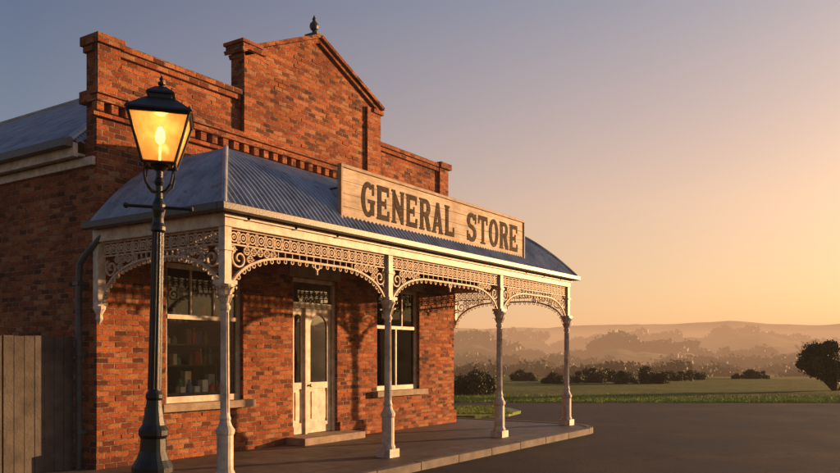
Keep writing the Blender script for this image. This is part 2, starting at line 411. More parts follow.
for x in px:
    mb.box(x-.13,x+.13,PY-.13,PY+.13,0,.13)
    mb.lathe(x,PY,prof,16); capital(x,PY)
    for k in range(12):
        a=2*math.pi*k/12; mb.tube([(x+.056*math.cos(a),PY+.056*math.sin(a),.9),(x+.049*math.cos(a),PY+.049*math.sin(a),2.14)],.006,4)
    mb.box(x-.105,x+.105,PY-.105,PY+.105,2.482,2.53); mb.box(x-.055,x+.055,PY-.055,PY+.055,2.53,3.188)
    mb.box(x-.075,x+.075,PY-.075,PY+.075,2.90,2.94)
mb.box(-.06,.06,-.12,-.002,2.3,3.19); mb.lathe(0,-.06,[(.01,2.05),(.05,2.12),(.04,2.18),(.085,2.26),(.085,2.3)],10)
mb.box(10.40,10.50,.39,.499,2.3,3.19)
mb.obj('veranda_posts',M_cream,store)
# ---- iron lace
mb=MB()
def lace(O,D,S,e0=.06,e1=.06):
    th=.022; s0=e0; s1=S-e1; mid=(s0+s1)/2; hf=(s1-s0)/2
    zt,zf=3.185,2.99
    mb.ribbon([(s0,zt-.008),(s1,zt-.008)],.018,.03,O,D); mb.ribbon([(s0,zf),(s1,zf)],.02,.034,O,D)
    n=max(4,int((s1-s0)/.155)); u=(s1-s0)/n
    for i in range(n):
        c=s0+(i+.5)*u; zc_=(zt+zf)/2-.004
        mb.ribbon(circ(c,zc_,.056,12),.016,th,O,D,True)
        mb.ribbon(circ(c,zc_,.02,8),.014,th,O,D,True)
        mb.ribbon([(c-u/2,zf),(c-u/2,zt-.01)],.014,th,O,D)
        for sg in (-1,1):
            mb.ribbon([(c+sg*u/2,zt-.02),(c+sg*.045,zc_+.045)],.012,th,O,D); mb.ribbon([(c+sg*u/2,zf+.01),(c+sg*.045,zc_-.045)],.012,th,O,D)
    def zc(s):
        w=min(1.15,hf)
        q=max(0,1-(s1-s)/w) if s>mid else max(0,1-(s-s0)/w)
        return 2.90-.57*(1-math.sqrt(max(0,1-q**2.3)))
    arc=[]; K=70
    for i in range(K+1):
        t=i/K; s=mid-hf*math.cos(math.pi*t); arc.append((s,zc(s)))
    mb.ribbon(arc,.03,.045,O,D)
    acc=0
    for i in range(1,len(arc)):
        d=math.dist(arc[i],arc[i-1]); acc+=d
        if acc>.085:
            acc=0; p=arc[i]; tx,tz=(arc[i][0]-arc[i-1][0])/d,(arc[i][1]-arc[i-1][1])/d
            nx,nz=(tz,-tx)
            if nz>0.0: nx,nz=-nx,-nz
            mb.ribbon(circ(p[0]+nx*.035,p[1]+nz*.035,.027,8),.012,th,O,D,True)
    for sg,sc_ in ((1,s0),(-1,s1)):
        cx,cz=sc_+sg*.17,zf-.17
        sp=[(cx+sg*(.13-.105*t)*math.cos(2.2+t*9),cz+(.13-.105*t)*math.sin(2.2+t*9)) for t in [i/30 for i in range(31)]]
        mb.ribbon(sp,.02,.03,O,D)
    st=.118; row=0; z=zf-.062
    while z>2.35:
        s=s0+.06+(row%2)*st/2
        while s<s1-.04:
            inscroll=min(math.hypot(s-s0-.17,z-zf+.17),math.hypot(s-s1+.17,z-zf+.17))<.15
            if z>zc(s)+.05 and not inscroll:
                mb.ribbon(circ(s,z,.046,10),.015,th,O,D,True)
                for k in range(4):
                    a=math.pi/4+k*math.pi/2
                    mb.ribbon([(s+.01*math.cos(a),z+.01*math.sin(a)),(s+.044*math.cos(a),z+.044*math.sin(a))],.012,th,O,D)
                mb.ribbon([(s+.046,z),(s+.072,z)],.014,th,O,D); mb.ribbon([(s,z+.046),(s,z+.07)],.012,th,O,D)
            s+=st
        z-=st*.86; row+=1
    for i in range(0,K,2):
        s,zz=arc[i]
        if .03<s-s0 and s1-s>.03 and zf-zz<.14: mb.ribbon([(s,zz),(s,zf)],.011,th,O,D)
    mb.ribbon(circ(mid,2.86,.05,10),.018,.03,O,D,True); mb.ribbon([(mid,2.81),(mid,2.74)],.022,.03,O,D)
for i in range(3): lace(Vector((px[i],PY,0)),Vector((1,0,0)),px[i+1]-px[i])
lace(Vector((0,PY,0)),Vector((0,1,0)),2.49); lace(Vector((10.45,PY,0)),Vector((0,1,0)),3.0,.06,.0)
mb.obj('veranda_iron_lace',M_lace,store,uv=False)
# ------------------------------------------------------------------ SIGN
sign=empty('general_store_sign',(5.26,-2.56,Z0))
def signmat():
    m,nt,b=newmat('weathered_sign_board'); L=nt.links
    tc=N(nt,'ShaderNodeTexCoord'); mp=N(nt,'ShaderNodeMapping'); mp.inputs['Scale'].default_value=(1.2,4,14); L.new(tc.outputs['Object'],mp.inputs['Vector'])
    n=N(nt,'ShaderNodeTexNoise',Scale=2.0,Detail=8,Roughness=.7); L.new(mp.outputs[0],n.inputs['Vector'])
    r=ramp(nt,[(.25,(.20,.135,.08)),(.42,(.44,.35,.24)),(.62,(.60,.51,.38)),(.8,(.68,.59,.46))]); L.new(n.outputs['Fac'],r.inputs[0])
    n4=N(nt,'ShaderNodeTexNoise',Scale=1.7,Detail=7,Roughness=.7); L.new(tc.outputs['Object'],n4.inputs['Vector']); r4=ramp(nt,[(.35,(.5,.43,.37)),(.6,(1,1,1))]); L.new(n4.outputs['Fac'],r4.inputs[0])
    L.new(mixc(nt,.85,r.outputs[0],r4.outputs[0],'MULTIPLY'),b.inputs['Base Color'])
    b.inputs['Roughness'].default_value=.75
    bp=N(nt,'ShaderNodeBump',Strength=.5,Distance=.01); L.new(n.outputs['Fac'],bp.inputs['Height']); L.new(bp.outputs[0],b.inputs['Normal']); return m
M_sign=signmat()
mb=MB()
for k in range(4): mb.box(-2.97,2.97,-.02,.02,3.62+.19*k+.002,3.62+.19*(k+1)-.002)
mb.obj('sign_board',M_sign,sign,bevel=.003)
mb=MB()
mb.box(-3.02,3.02,-.045,.03,3.57,3.62); mb.box(-3.02,3.02,-.045,.03,4.38,4.43); mb.box(-3.02,-2.972,-.043,.03,3.62,4.38); mb.box(2.972,3.02,-.043,.03,3.62,4.38)
mb.obj('sign_frame',simple('sign_frame_paint',(.34,.24,.15),(.16,.10,.06),.7,scale=6),sign,bevel=.006)
mb=MB()
for x in (-2.6,-.9,.9,2.6):
    mb.box(x-.03,x+.03,.032,.06,3.40,4.36); mb.tube([(x,.06,4.2),(x,.75,4.17)],.018,6)
mb.obj('sign_supports',M_dark,sign)
def lettermat():
    m,nt,b=newmat('faded_sign_lettering'); L=nt.links
    tc=N(nt,'ShaderNodeTexCoord'); mp=N(nt,'ShaderNodeMapping'); mp.inputs['Scale'].default_value=(1.2,14,6); L.new(tc.outputs['Object'],mp.inputs['Vector'])
    n=N(nt,'ShaderNodeTexNoise',Scale=6.0,Detail=9,Roughness=.78); L.new(mp.outputs[0],n.inputs['Vector'])
    r=ramp(nt,[(.40,(.035,.025,.019)),(.56,(.07,.048,.034)),(.68,(.30,.22,.145))]); L.new(n.outputs['Fac'],r.inputs[0]); L.new(r.outputs[0],b.inputs['Base Color']); b.inputs['Roughness'].default_value=.85; b.inputs['Specular IOR Level'].default_value=.1; return m
M_let=lettermat()
SW=.28; SH=.16
def arcpts(cx,cz,rx,rz,a0,a1,n=14): return [(cx+rx*math.cos(R(a0+(a1-a0)*i/n)),cz+rz*math.sin(R(a0+(a1-a0)*i/n))) for i in range(n+1)]
LK=[0]
def letter(ch,m,x0,w,z0,h,y0=-.0235):
    k=w
    def yy():
        LK[0]=(LK[0]+1)%7; return y0-.0007*LK[0]
    def strip(outer,inner):
        n=len(outer); vs=[]; y=yy()
        for p in outer+inner: vs.append((x0+p[0]*k,y,z0+p[1]*h))
        m.add(vs,[(i,n+i,n+i+1,i+1) for i in range(n-1)])
    def poly(*ps):
        y=yy(); m.add([(x0+p[0]*k,y,z0+p[1]*h) for p in ps],[tuple(range(len(ps)))])
    def rect(a,b,c,d): poly((a,c),(b,c),(b,d),(a,d))
    def serif(a,b,z): rect(a,b,z,z+.07)
    if ch=='E':
        rect(.06,.06+SW,0,1); serif(0,.06,0); serif(0,.06,.93)
        rect(.06+SW,.95,0,SH); rect(.06+SW,.92,1-SH,1); rect(.06+SW,.72,.42,.42+SH*.9); rect(.82,.95,SH,.30); rect(.79,.92,.72,1-SH); rect(.62,.72,.35,.42);rect(.62,.72,.42+SH*.9,.65)
    elif ch=='L':
        rect(.10,.10+SW,0,1); serif(0,.10,0); serif(0,.5,.93); rect(.10+SW,.95,0,SH); rect(.82,.95,SH,.32)
    elif ch=='T':
        rect(.5-SW/2,.5+SW/2,0,1-SH); serif(.24,.76,0); rect(.02,.98,1-SH,1); rect(.02,.15,.70,1-SH); rect(.85,.98,.70,1-SH)
    elif ch=='N':
        rect(.07,.07+SW*.8,0,1); rect(.95-SW*.8,.95,0,1); serif(0,.38,0); serif(.66,1,.93); serif(0,.07,.93)
        poly((.07+SW*.5,1),(.07+SW*.5,.60),(.95-SW*.5,0),(.95-SW*.5,.42))
    elif ch=='A':
        poly((.03,0),(.03+SW*.9,0),(.56,.80),(.56,1),(.38,1)); poly((.97-SW*1.15,0),(.97,0),(.63,1),(.46,1),(.46,.8)); serif(-.03,.38,0); serif(.60,1.03,0); rect(.25,.75,.22,.37)
    elif ch=='R':
        rect(.08,.08+SW,0,1); serif(0,.44,0); serif(0,.08,.93)
        strip([(.08+SW,1)]+arcpts(.58,.72,.37,.28,90,-90)+[(.08+SW,.44)],[(.08+SW,1-SH)]+arcpts(.56,.72,.10,.28-SH*.9,90,-90)+[(.08+SW,.44+SH*.9)])
        poly((.42,.46),(.68,0),(1.0,0),(1.0,.07),(.78,.50))
    elif ch=='O':
        strip(arcpts(.5,.5,.50,.51,0,360,32),arcpts(.5,.5,.21,.36,0,360,32))
    elif ch=='G':
        strip(arcpts(.5,.5,.49,.51,42,320,26),arcpts(.5,.5,.21,.36,52,308,26)); rect(.95-SW,.95,.06,.47); rect(.50,1.0,.40,.51); rect(.80,.93,.64,.97)
    elif ch=='S':
        c=arcpts(.5,.72,.31,.205,15,250,18)+arcpts(.5,.285,.32,.215,70,-165,18)
        n=len(c); A=[];B=[]
        for i,p in enumerate(c):
            a=c[max(i-1,0)]; b=c[min(i+1,n-1)]; tx,tz=b[0]-a[0],b[1]-a[1]; q=math.hypot(tx,tz) or 1
            A.append((p[0]-tz/q*.15,p[1]+tx/q*.082)); B.append((p[0]+tz/q*.15,p[1]-tx/q*.082))
        strip(A,B); rect(.84,.94,.64,.98); rect(.06,.16,.02,.36)
def word(txt,x0,x1,z0,z1,name):
    m=MB(); n=len(txt); pitch=(x1-x0)/(n-.12); w=pitch*.88
    for i,ch in enumerate(txt): letter(ch,m,x0+i*pitch,w,z0,z1-z0)
    return m.obj(name,M_let,sign,uv=False)
word('GENERAL',2.74-5.26,5.48-5.26,3.735,4.27,'lettering_general'); word('STORE',5.90-5.26,7.99-5.26,3.735,4.27,'lettering_store')
# ------------------------------------------------------------------ STREET LAMP
lp=W(-2.19,6.5)
lamp=empty('street_lamp',(lp.x,lp.y,0.0))
lamp.rotation_mode='QUATERNION'
lamp.rotation_quaternion=Quaternion(FW,R(1.3))@Quaternion((0,0,1),R(33.7+14))
mb=MB()
mb.lathe(0,0,[(.19,.12),(.19,.2),(.16,.24),(.15,.30),(.15,.75),(.165,.78),(.165,.82),(.13,.88),(.105,.95),(.10,1.05),(.118,1.08),(.118,1.12),(.09,1.16),(.075,1.24),(.065,1.30),(.06,1.36),(.068,1.38),(.068,1.41),(.05,1.44),(.046,2.0),(.041,2.72),(.06,2.74),(.06,2.77),(.046,2.80),(.042,2.84),(.054,2.90),(.054,2.95),(.032,3.0),(.026,3.10),(.042,3.13),(.028,3.17),(.028,3.22),(.07,3.25),(.07,3.27)],20)
for k in range(12):
    a=2*math.pi*k/12; mb.tube([(.049*math.cos(a),.049*math.sin(a),1.45),(.042*math.cos(a),.042*math.sin(a),2.72)],.005,4)
mb.tube([(0,-.24,2.93),(0,.24,2.93)],.014,8)
for s_ in (-1,1): mb.lathe(0,s_*.25,[(.004,2.905),(.022,2.918),(.026,2.93),(.022,2.945),(.004,2.957)],10)
for k in range(4):
    a=k*math.pi/2+math.pi/4; c,s_=math.cos(a),math.sin(a)
    mb.tube([(c*r,s_*r,z) for r,z in ((.035,3.05),(.08,3.06),(.135,3.11),(.155,3.18),(.15,3.25),(.14,3.28))],.010,6)
def sq(h,z): return [(h,h,z),(-h,h,z),(-h,-h,z),(h,-h,z)]
b0,b1=sq(.125,3.27),sq(.232,3.65)
for i in range(4):
    mb.tube([b0[i],b1[i]],.012,6); mb.tube([b0[i],b0[(i+1)%4]],.013,6); mb.tube([b1[i],b1[(i+1)%4]],.016,6)
    mb.lathe(b1[i][0],b1[i][1],[(.016,3.65),(.02,3.67),(.010,3.69),(.003,3.71)],8)
mb.add(b0,[(0,3,2,1)])
def frust(h0,z0,h1,z1):
    A=sq(h0,z0)+sq(h1,z1); mb.add(A,[(0,1,5,4),(1,2,6,5),(2,3,7,6),(3,0,4,7),(0,3,2,1),(4,5,6,7)])
frust(.255,3.662,.245,3.68); frust(.245,3.68,.11,3.79); frust(.085,3.79,.085,3.83); frust(.11,3.832,.10,3.85); frust(.10,3.85,.04,3.90)
mb.lathe(0,0,[(.035,3.895),(.018,3.915),(.03,3.93),(.03,3.94),(.010,3.955),(.018,3.97),(.003,4.0)],10)
mb.obj('post_and_lantern_frame',M_lamp,lamp)
m=bpy.data.materials.new('lantern_frosted_glass'); m.use_nodes=True; nt=m.node_tree; nt.nodes.clear(); L=nt.links
o_=N(nt,'ShaderNodeOutputMaterial'); tr=N(nt,'ShaderNodeBsdfTranslucent'); tp=N(nt,'ShaderNodeBsdfTransparent'); tp.inputs[0].default_value=(1,.82,.55,1)
tcc=N(nt,'ShaderNodeTexCoord'); nn=N(nt,'ShaderNodeTexNoise',Scale=9.0,Detail=5); L.new(tcc.outputs['Object'],nn.inputs['Vector']); rr=ramp(nt,[(.3,(.6,.33,.12)),(.65,(.92,.58,.26))]); L.new(nn.outputs['Fac'],rr.inputs[0]); L.new(rr.outputs[0],tr.inputs[0])
gl=N(nt,'ShaderNodeBsdfGlossy',Roughness=.15); mx=N(nt,'ShaderNodeMixShader'); mx.inputs[0].default_value=.36; mx2=N(nt,'ShaderNodeMixShader'); mx2.inputs[0].default_value=.05
L.new(tr.outputs[0],mx.inputs[1]); L.new(tp.outputs[0],mx.inputs[2]); L.new(mx.outputs[0],mx2.inputs[1]); L.new(gl.outputs[0],mx2.inputs[2]); L.new(mx2.outputs[0],o_.inputs[0])
mb=MB(); A=[(x*.96,y*.96,z) for x,y,z in b0]+[(x*.97,y*.97,z) for x,y,z in b1]
mb.add(A,[(0,1,5,4),(1,2,6,5),(2,3,7,6),(3,0,4,7)]); mb.obj('lantern_panes',m,lamp)
mb=MB(); mb.lathe(0,0,[(.008,3.28),(.008,3.42)],8); mb.lathe(0,0,[(.01,3.44),(.032,3.46),(.04,3.50),(.032,3.55),(.012,3.58)],12)
mb.obj('lantern_mantle',M_mantle,lamp,smooth=True)
ld=bpy.data.lights.new('lantern_light','POINT'); ld.energy=8; ld.color=(1,.55,.2); ld.shadow_soft_size=.05
lo=bpy.data.objects.new('lantern_light',ld); link(lo,lamp); lo.location=(0,0,3.60)
# ------------------------------------------------------------------ FENCE
mb=MB(); x=-.14
while x>-8:
    h=1.86+random.uniform(-.03,.03); y=.35+random.uniform(-.008,.008); w=.135
    mb.box(x-w,x,y,y+.02,.02,h+.12); x-=w+random.uniform(.004,.014)
mb.box(-8,-.14,.378,.43,.5,.58); mb.box(-8,-.14,.378,.43,1.6,1.68)
mb.obj('paling_fence',M_fence)
# ------------------------------------------------------------------ TERRAIN
def sm(a,b,x):
    t=min(1,max(0,(x-a)/(b-a))); return t*t*(3-2*t)
def hgt(x,y):
    dx,dy=x-CAM.x,y-CAM.y; r=math.hypot(dx,dy); d=dx*FW.x+dy*FW.y; l=dx*RT.x+dy*RT.y
    h=-15*sm(33,480,d)
    if r>60:
        k=sm(60,300,r); h+=k*2.2*noise.noise(Vector((x/120,y/120,0)))
        ang=math.atan2(l,d)
        n1=noise.fractal(Vector((ang*5+3.1,1.7,0)),1,2,5); n2=noise.fractal(Vector((ang*7+9,4.2,0)),1,2,5); n3=noise.fractal(Vector((ang*9+2,8.2,0)),1,2,5)
        h+=(134+22*math.tanh((ang-.22)*5)+28*n1)*math.exp(-((r-3200)/620)**2)*(1+.10*noise.noise(Vector((x/350,y/350,3))))
        h+=(62+50*n2)*math.exp(-((r-1750)/300)**2)
        h+=(16+26*n3)*math.exp(-((r-1050)/180)**2)
    return h
rs=[0]; r=3
while r<9000: rs.append(r); r*=1.045
NA=600; vs=[(CAM.x,CAM.y,0)]; fs=[]
for r in rs[1:]:
    for k in range(NA):
        a=2*math.pi*k/NA; x=CAM.x+r*math.cos(a); y=CAM.y+r*math.sin(a); vs.append((x,y,hgt(x,y)))
for k in range(NA): fs.append((0,1+k,1+(k+1)%NA))
for j in range(len(rs)-2):
    for k in range(NA):
        a=1+j*NA; fs.append((a+k,a+NA+k,a+NA+(k+1)%NA,a+(k+1)%NA))
m,nt,b=newmat('pasture'); L=nt.links
ge=N(nt,'ShaderNodeNewGeometry'); vo=N(nt,'ShaderNodeTexVoronoi',Scale=.011); L.new(ge.outputs['Position'],vo.inputs['Vector'])
r=ramp(nt,[(0,(.10,.13,.03)),(.4,(.17,.17,.05)),(.7,(.27,.22,.08)),(1,(.12,.16,.035))]); L.new(vo.outputs['Color'],r.inputs[0])
n=N(nt,'ShaderNodeTexNoise',Scale=.35,Detail=9,Roughness=.7); L.new(ge.outputs['Position'],n.inputs['Vector'])
r2=ramp(nt,[(.3,(.6,.6,.6)),(.65,(1.15,1.15,1.1))]); L.new(n.outputs['Fac'],r2.inputs[0])
n5=N(nt,'ShaderNodeTexNoise',Scale=.006,Detail=8,Roughness=.7); L.new(ge.outputs['Position'],n5.inputs['Vector']); r5=ramp(nt,[(.50,(1,1,1)),(.56,(.18,.24,.17))]); L.new(n5.outputs['Fac'],r5.inputs[0])
c=mixc(nt,1.0,r.outputs[0],r2.outputs[0],'MULTIPLY'); c=mixc(nt,.9,c,r5.outputs[0],'MULTIPLY')
L.new(c,b.inputs['Base Color']); b.inputs['Roughness'].default_value=.95; b.inputs['Specular IOR Level'].default_value=.1
bp=N(nt,'ShaderNodeBump',Strength=1,Distance=.5); L.new(n.outputs['Fac'],bp.inputs['Height']); L.new(bp.outputs[0],b.inputs['Normal'])
mb=MB(); mb.add(vs,fs); mb.obj('terrain',m,smooth=True,uv=False)
# road
m,nt,b=newmat('asphalt'); L=nt.links; ge=N(nt,'ShaderNodeNewGeometry')
n=N(nt,'ShaderNodeTexNoise',Scale=.45,Detail=10,Roughness=.68); L.new(ge.outputs['Position'],n.inputs['Vector'])
r=ramp(nt,[(.34,(.011,.0105,.012)),(.5,(.025,.023,.024)),(.68,(.050,.044,.040))]); L.new(n.outputs['Fac'],r.inputs[0])
n2=N(nt,'ShaderNodeTexNoise',Scale=38.0,Detail=5,Roughness=.75); L.new(ge.outputs['Position'],n2.inputs['Vector'])
r2=ramp(nt,[(.38,(.35,.35,.35)),(.68,(2.2,2.05,1.9))]); L.new(n2.outputs['Fac'],r2.inputs[0])
vc=N(nt,'ShaderNodeTexVoronoi',Scale=.4,feature='DISTANCE_TO_EDGE')
nw=N(nt,'ShaderNodeTexNoise',Scale=1.5,Detail=6); L.new(ge.outputs['Position'],nw.inputs['Vector'])
va=N(nt,'ShaderNodeVectorMath',operation='MULTIPLY_ADD'); L.new(nw.outputs['Color'],va.inputs[0]); va.inputs[1].default_value=(1.3,1.3,0); L.new(ge.outputs['Position'],va.inputs[2]); L.new(va.outputs[0],vc.inputs['Vector'])
rc=ramp(nt,[(0,(.2,.2,.2)),(.014,(1,1,1))]); L.new(vc.outputs['Distance'],rc.inputs[0])
# dusty / worn gravelly stains
n7=N(nt,'ShaderNodeTexNoise',Scale=1.1,Detail=9,Roughness=.75); L.new(ge.outputs['Position'],n7.inputs['Vector']); r7=ramp(nt,[(.55,(0,0,0)),(.75,(.55,.55,.55))]); L.new(n7.outputs['Fac'],r7.inputs[0])
c=mixc(nt,1.0,r.outputs[0],r2.outputs[0],'MULTIPLY'); c=mixc(nt,.8,c,rc.outputs[0],'MULTIPLY'); c=mixc(nt,r7.outputs[0],c,(.075,.058,.045)); L.new(c,b.inputs['Base Color'])
rro=ramp(nt,[(.35,(.65,.65,.65)),(.65,(.95,.95,.95))]); L.new(n.outputs['Fac'],rro.inputs[0]); L.new(rro.outputs[0],b.inputs['Roughness']); b.inputs['Specular IOR Level'].default_value=.18
bp=N(nt,'ShaderNodeBump',Strength=.6,Distance=.012); L.new(n2.outputs['Fac'],bp.inputs['Height']); L.new(bp.outputs[0],b.inputs['Normal'])
mb=MB(); P=[W(-30,-25,.004),W(60,-25,.004),W(60,27.8,.004),W(25,28.8,.004),W(8,29.3,.004),W(-5,30,.004),W(-30,30,.004)]
mb.add(P,[tuple(range(len(P)))]); mb.obj('road',m,uv=False)
pts=[(-9,.3),(-9,-3.3),(9.7,-3.3)]+[(9.75+.95*math.sin(a),-2.35-.95*math.cos(a)) for a in [i*math.pi/2/8 for i in range(9)]]+[(10.7,.6),(9.7,.6),(9.7,.3)]
mpv,nt,b=newmat('pavement_slabs'); L=nt.links; uv=N(nt,'ShaderNodeUVMap'); bt=N(nt,'ShaderNodeTexBrick',Scale=1.0); L.new(uv.outputs[0],bt.inputs['Vector'])
bt.inputs['Color1'].default_value=(.075,.062,.054,1); bt.inputs['Color2'].default_value=(.13,.105,.088,1); bt.inputs['Mortar'].default_value=(.025,.022,.02,1); bt.inputs['Brick Width'].default_value=1.1; bt.inputs['Row Height'].default_value=.9; bt.inputs['Mortar Size'].default_value=.010
n=N(nt,'ShaderNodeTexNoise',Scale=3.0,Detail=9,Roughness=.7); L.new(uv.outputs[0],n.inputs['Vector']); r=ramp(nt,[(.3,(.4,.4,.4)),(.65,(1.25,1.25,1.25))]); L.new(n.outputs['Fac'],r.inputs[0])
L.new(mixc(nt,1.0,bt.outputs[0],r.outputs[0],'MULTIPLY'),b.inputs['Base Color']); b.inputs['Roughness'].default_value=.65
n2=N(nt,'ShaderNodeTexNoise',Scale=60.0,Detail=3); L.new(uv.outputs[0],n2.inputs['Vector']); bp=N(nt,'ShaderNodeBump',Strength=.5,Distance=.008); L.new(n2.outputs['Fac'],bp.inputs['Height']); L.new(bp.outputs[0],b.inputs['Normal'])
mb=MB(); mb.prism_z(pts,0,.12); mb.obj('pavement',mpv,bevel=.015)
mb=MB(); kp=[(-9+i*1.1,-3.3) for i in range(17)]+[(9.75+.95*math.sin(a),-2.35-.95*math.cos(a)) for a in [i*math.pi/2/10 for i in range(11)]]+[(10.7,.6)]
def off(p,i):
    a=kp[max(i-1,0)]; c=kp[min(i+1,len(kp)-1)]; tx,ty=c[0]-a[0],c[1]-a[1]; l=math.hypot(tx,ty); return (p[0]+ty/l*.14,p[1]-tx/l*.14)
ko=[off(p,i) for i,p in enumerate(kp)]
for i in range(len(kp)-1):
    z=.127+random.uniform(0,.008); s=.004
    A=[kp[i],ko[i],ko[i+1],kp[i+1]]; dx,dy=A[3][0]-A[0][0],A[3][1]-A[0][1]; l=math.hypot(dx,dy); dx*=s/l; dy*=s/l
    A=[(A[0][0]+dx,A[0][1]+dy),(A[1][0]+dx,A[1][1]+dy),(A[2][0]-dx,A[2][1]-dy),(A[3][0]-dx,A[3][1]-dy)]
    mb.prism_z(A,0,z)
mb.obj('kerb',M_kerb,bevel=.01)
M_grass=simple('mown_grass',(.17,.25,.035),(.09,.15,.02),.9,scale=3,bump=.8,dist=.03)
def slab(name,pts,z):
    m_=MB(); m_.prism_z([(p.x,p.y) for p in pts],-.02,z); return m_.obj(name,M_grass,uv=False)
isl=[W(-6,21.6),W(1.5,21.9),W(2.5,22.6),W(3.0,23.8),W(2.8,25.2),W(1.8,26.2),W(-6,26.6)]
slab('grass_island',isl,.09)
bl=MB()
def blades(n,fn,h0,h1,z):
    for _ in range(n):
        p=fn(); a=random.uniform(0,math.pi); w=.012; h=random.uniform(h0,h1); dx,dy=math.cos(a)*w,math.sin(a)*w; lx,ly=random.uniform(-.04,.04),random.uniform(-.04,.04)
        zz=z if z is not None else hgt(p.x,p.y)
        bl.add([(p.x-dx,p.y-dy,zz),(p.x+dx,p.y+dy,zz),(p.x+lx,p.y+ly,zz+h)],[(0,1,2)])
blades(9000,lambda:W(random.uniform(-1,2.6),random.uniform(22.4,25.8)),.03,.07,.085)
def fv():
    l=random.uniform(-2,24); d0=29.3+(-.03*(l-8) if l>8 else 0)+.1
    return W(l,d0+abs(random.gauss(0,2.2)))
blades(34000,fv,.04,.11,None)
bl.obj('verge_grass',simple('grass_blades',(.26,.36,.05),(.13,.21,.03),.8,scale=.8),uv=False)
# ------------------------------------------------------------------ VEGETATION
def leafmat(name,c1,c2):
    m,nt,b=newmat(name); L=nt.links; ge=N(nt,'ShaderNodeNewGeometry'); n=N(nt,'ShaderNodeTexNoise',Scale=1.2,Detail=3); L.new(ge.outputs['Position'],n.inputs['Vector'])
    r=ramp(nt,[(.35,c1),(.65,c2)]); L.new(n.outputs['Fac'],r.inputs[0]); L.new(r.outputs[0],b.inputs['Base Color']); b.inputs['Roughness'].default_value=.7; return m
M_leaf=leafmat('foliage',(.03,.045,.014),(.085,.10,.03)); M_bark=simple('bark',(.09,.065,.045),None,.9)
def leaves(mb,c,rad,n,sz):
    for _ in range(n):
        while True:
            v=Vector((random.uniform(-1,1),random.uniform(-1,1),random.uniform(-1,1)))
            if v.length<=1: break
        if random.random()<.12: v*=1.35
        p=Vector((c[0]+v.x*rad[0],c[1]+v.y*rad[1],c[2]+v.z*rad[2]))
        a=Vector((random.gauss(0,1),random.gauss(0,1),random.gauss(0,1))).normalized(); b=a.orthogonal().normalized(); s=sz*random.uniform(.6,1.4)
        q=a.cross(b); mb.add([p-b*s,p-q*s*.5,p+b*s,p+q*s*.5],[(0,1,2,3)])
def shrub(name,l,d,w,h,n,sz=.06,trunk=False):
    c=W(l,d); z=hgt(c.x,c.y); root=empty(name,(c.x,c.y,z)); m=MB(); t=MB()
    k=max(8,int(w*7))
    for i in range(k):
        dx=random.uniform(-.5,.5)*w; dy=random.uniform(-.4,.4)*min(w,2); hh=h*random.uniform(.35,1.05)*(1-.35*(abs(dx)/(w*.5))**2)
        v=RT*dx+FW*dy; rr=random.uniform(.16,.34)*min(h,1.7)
        zc=max(hh-rr*.7,rr*.5) if not trunk else max(h*.3,hh-rr*.7)
        leaves(m,(v.x,v.y,zc),(rr*1.2,rr*1.2,rr*.8),n//k,sz)
        if not trunk: leaves(m,(v.x,v.y,hh*.35),(rr*1.1,rr*1.1,hh*.4),n//k//2,sz)
        t.tube([(v.x*.1,v.y*.1,0),(v.x*.5,v.y*.5,zc*.5),(v.x,v.y,zc)],[.05,.035,.012],6)
    m.obj('foliage',M_leaf,root,uv=False); t.obj('trunk_and_limbs',M_bark,root,uv=False)
def X2(x,d): return (x-420)/800*d
for x,d,w,h,n in ((470,36,1.9,1.1,8000),(556,52,1.6,.8,3500),(590,54,2.6,1.0,5000),(640,52,3.4,1.1,9000),(615,58,2.8,.9,4500),(692,64,2.2,1.0,3500),(522,60,1.6,.9,3000),(752,70,3.6,.8,4000),(672,60,2.6,.8,3000)):
    shrub('bush',X2(x,d),d,w,h,n)
shrub('tree',X2(836,40),40,2.5,2.5,16000,.07,True)
m=MB()
def treeline(d,x0,x1,n,h0,h1,leafn,sz,gap=.45,seed=0):
    for i in range(n):
        xx=random.uniform(x0,x1)
        if noise.noise(Vector((xx/55.0,seed*7.3,0)))<gap-.5: continue
        dd=d*random.uniform(.95,1.05); c=W(X2(xx,dd),dd); z=hgt(c.x,c.y); h=random.uniform(h0,h1)*(1+.45*noise.noise(Vector((xx/30.0,seed,2)))); w=h*random.uniform(.4,.75)
        leaves(m,(c.x,c.y,z+h*.42),(w,w,h*.45),leafn,sz)
        leaves(m,(c.x+w*.4,c.y-w*.4,z+h*.7),(w*.5,w*.5,h*.25),leafn//3,sz)
treeline(260,455,700,110,4,7.5,130,.7,.44,1)
treeline(350,500,900,190,6,10,120,1.0,.40,2)
treeline(480,430,900,240,9,14,110,1.3,.34,3)
treeline(700,400,950,330,12,18,90,2.0,.25,4)
treeline(1050,380,980,360,12,20,80,3.0,.2,5)
treeline(1700,380,980,300,14,22,60,5.0,.35,6)
m.obj('distant_trees',M_leaf,uv=False)
# ------------------------------------------------------------------ MIST
def mist(name,x0,x1,y0,y1,z0,z1,dens,rad):
    mm=bpy.data.materials.new(name); mm.use_nodes=True; nt=mm.node_tree; nt.nodes.clear(); L=nt.links
    o=N(nt,'ShaderNodeOutputMaterial'); a=N(nt,'ShaderNodeVolumeAbsorption',Density=dens); a.inputs[0].default_value=(0,0,0,1)
    e=N(nt,'ShaderNodeEmission'); e.inputs[0].default_value=(*rad,1); e.inputs[1].default_value=dens  # emission gives the mist its warm glow in place of scattered sunlight
    ad=N(nt,'ShaderNodeAddShader'); L.new(a.outputs[0],ad.inputs[0]); L.new(e.outputs[0],ad.inputs[1]); L.new(ad.outputs[0],o.inputs['Volume'])
    m_=MB(); m_.box(x0,x1,y0,y1,z0,z1); m_.obj(name,mm,uv=False)
mist('mist',-8000,8000,-8000,8000,-60,75,.00048,(.92,.47,.235))
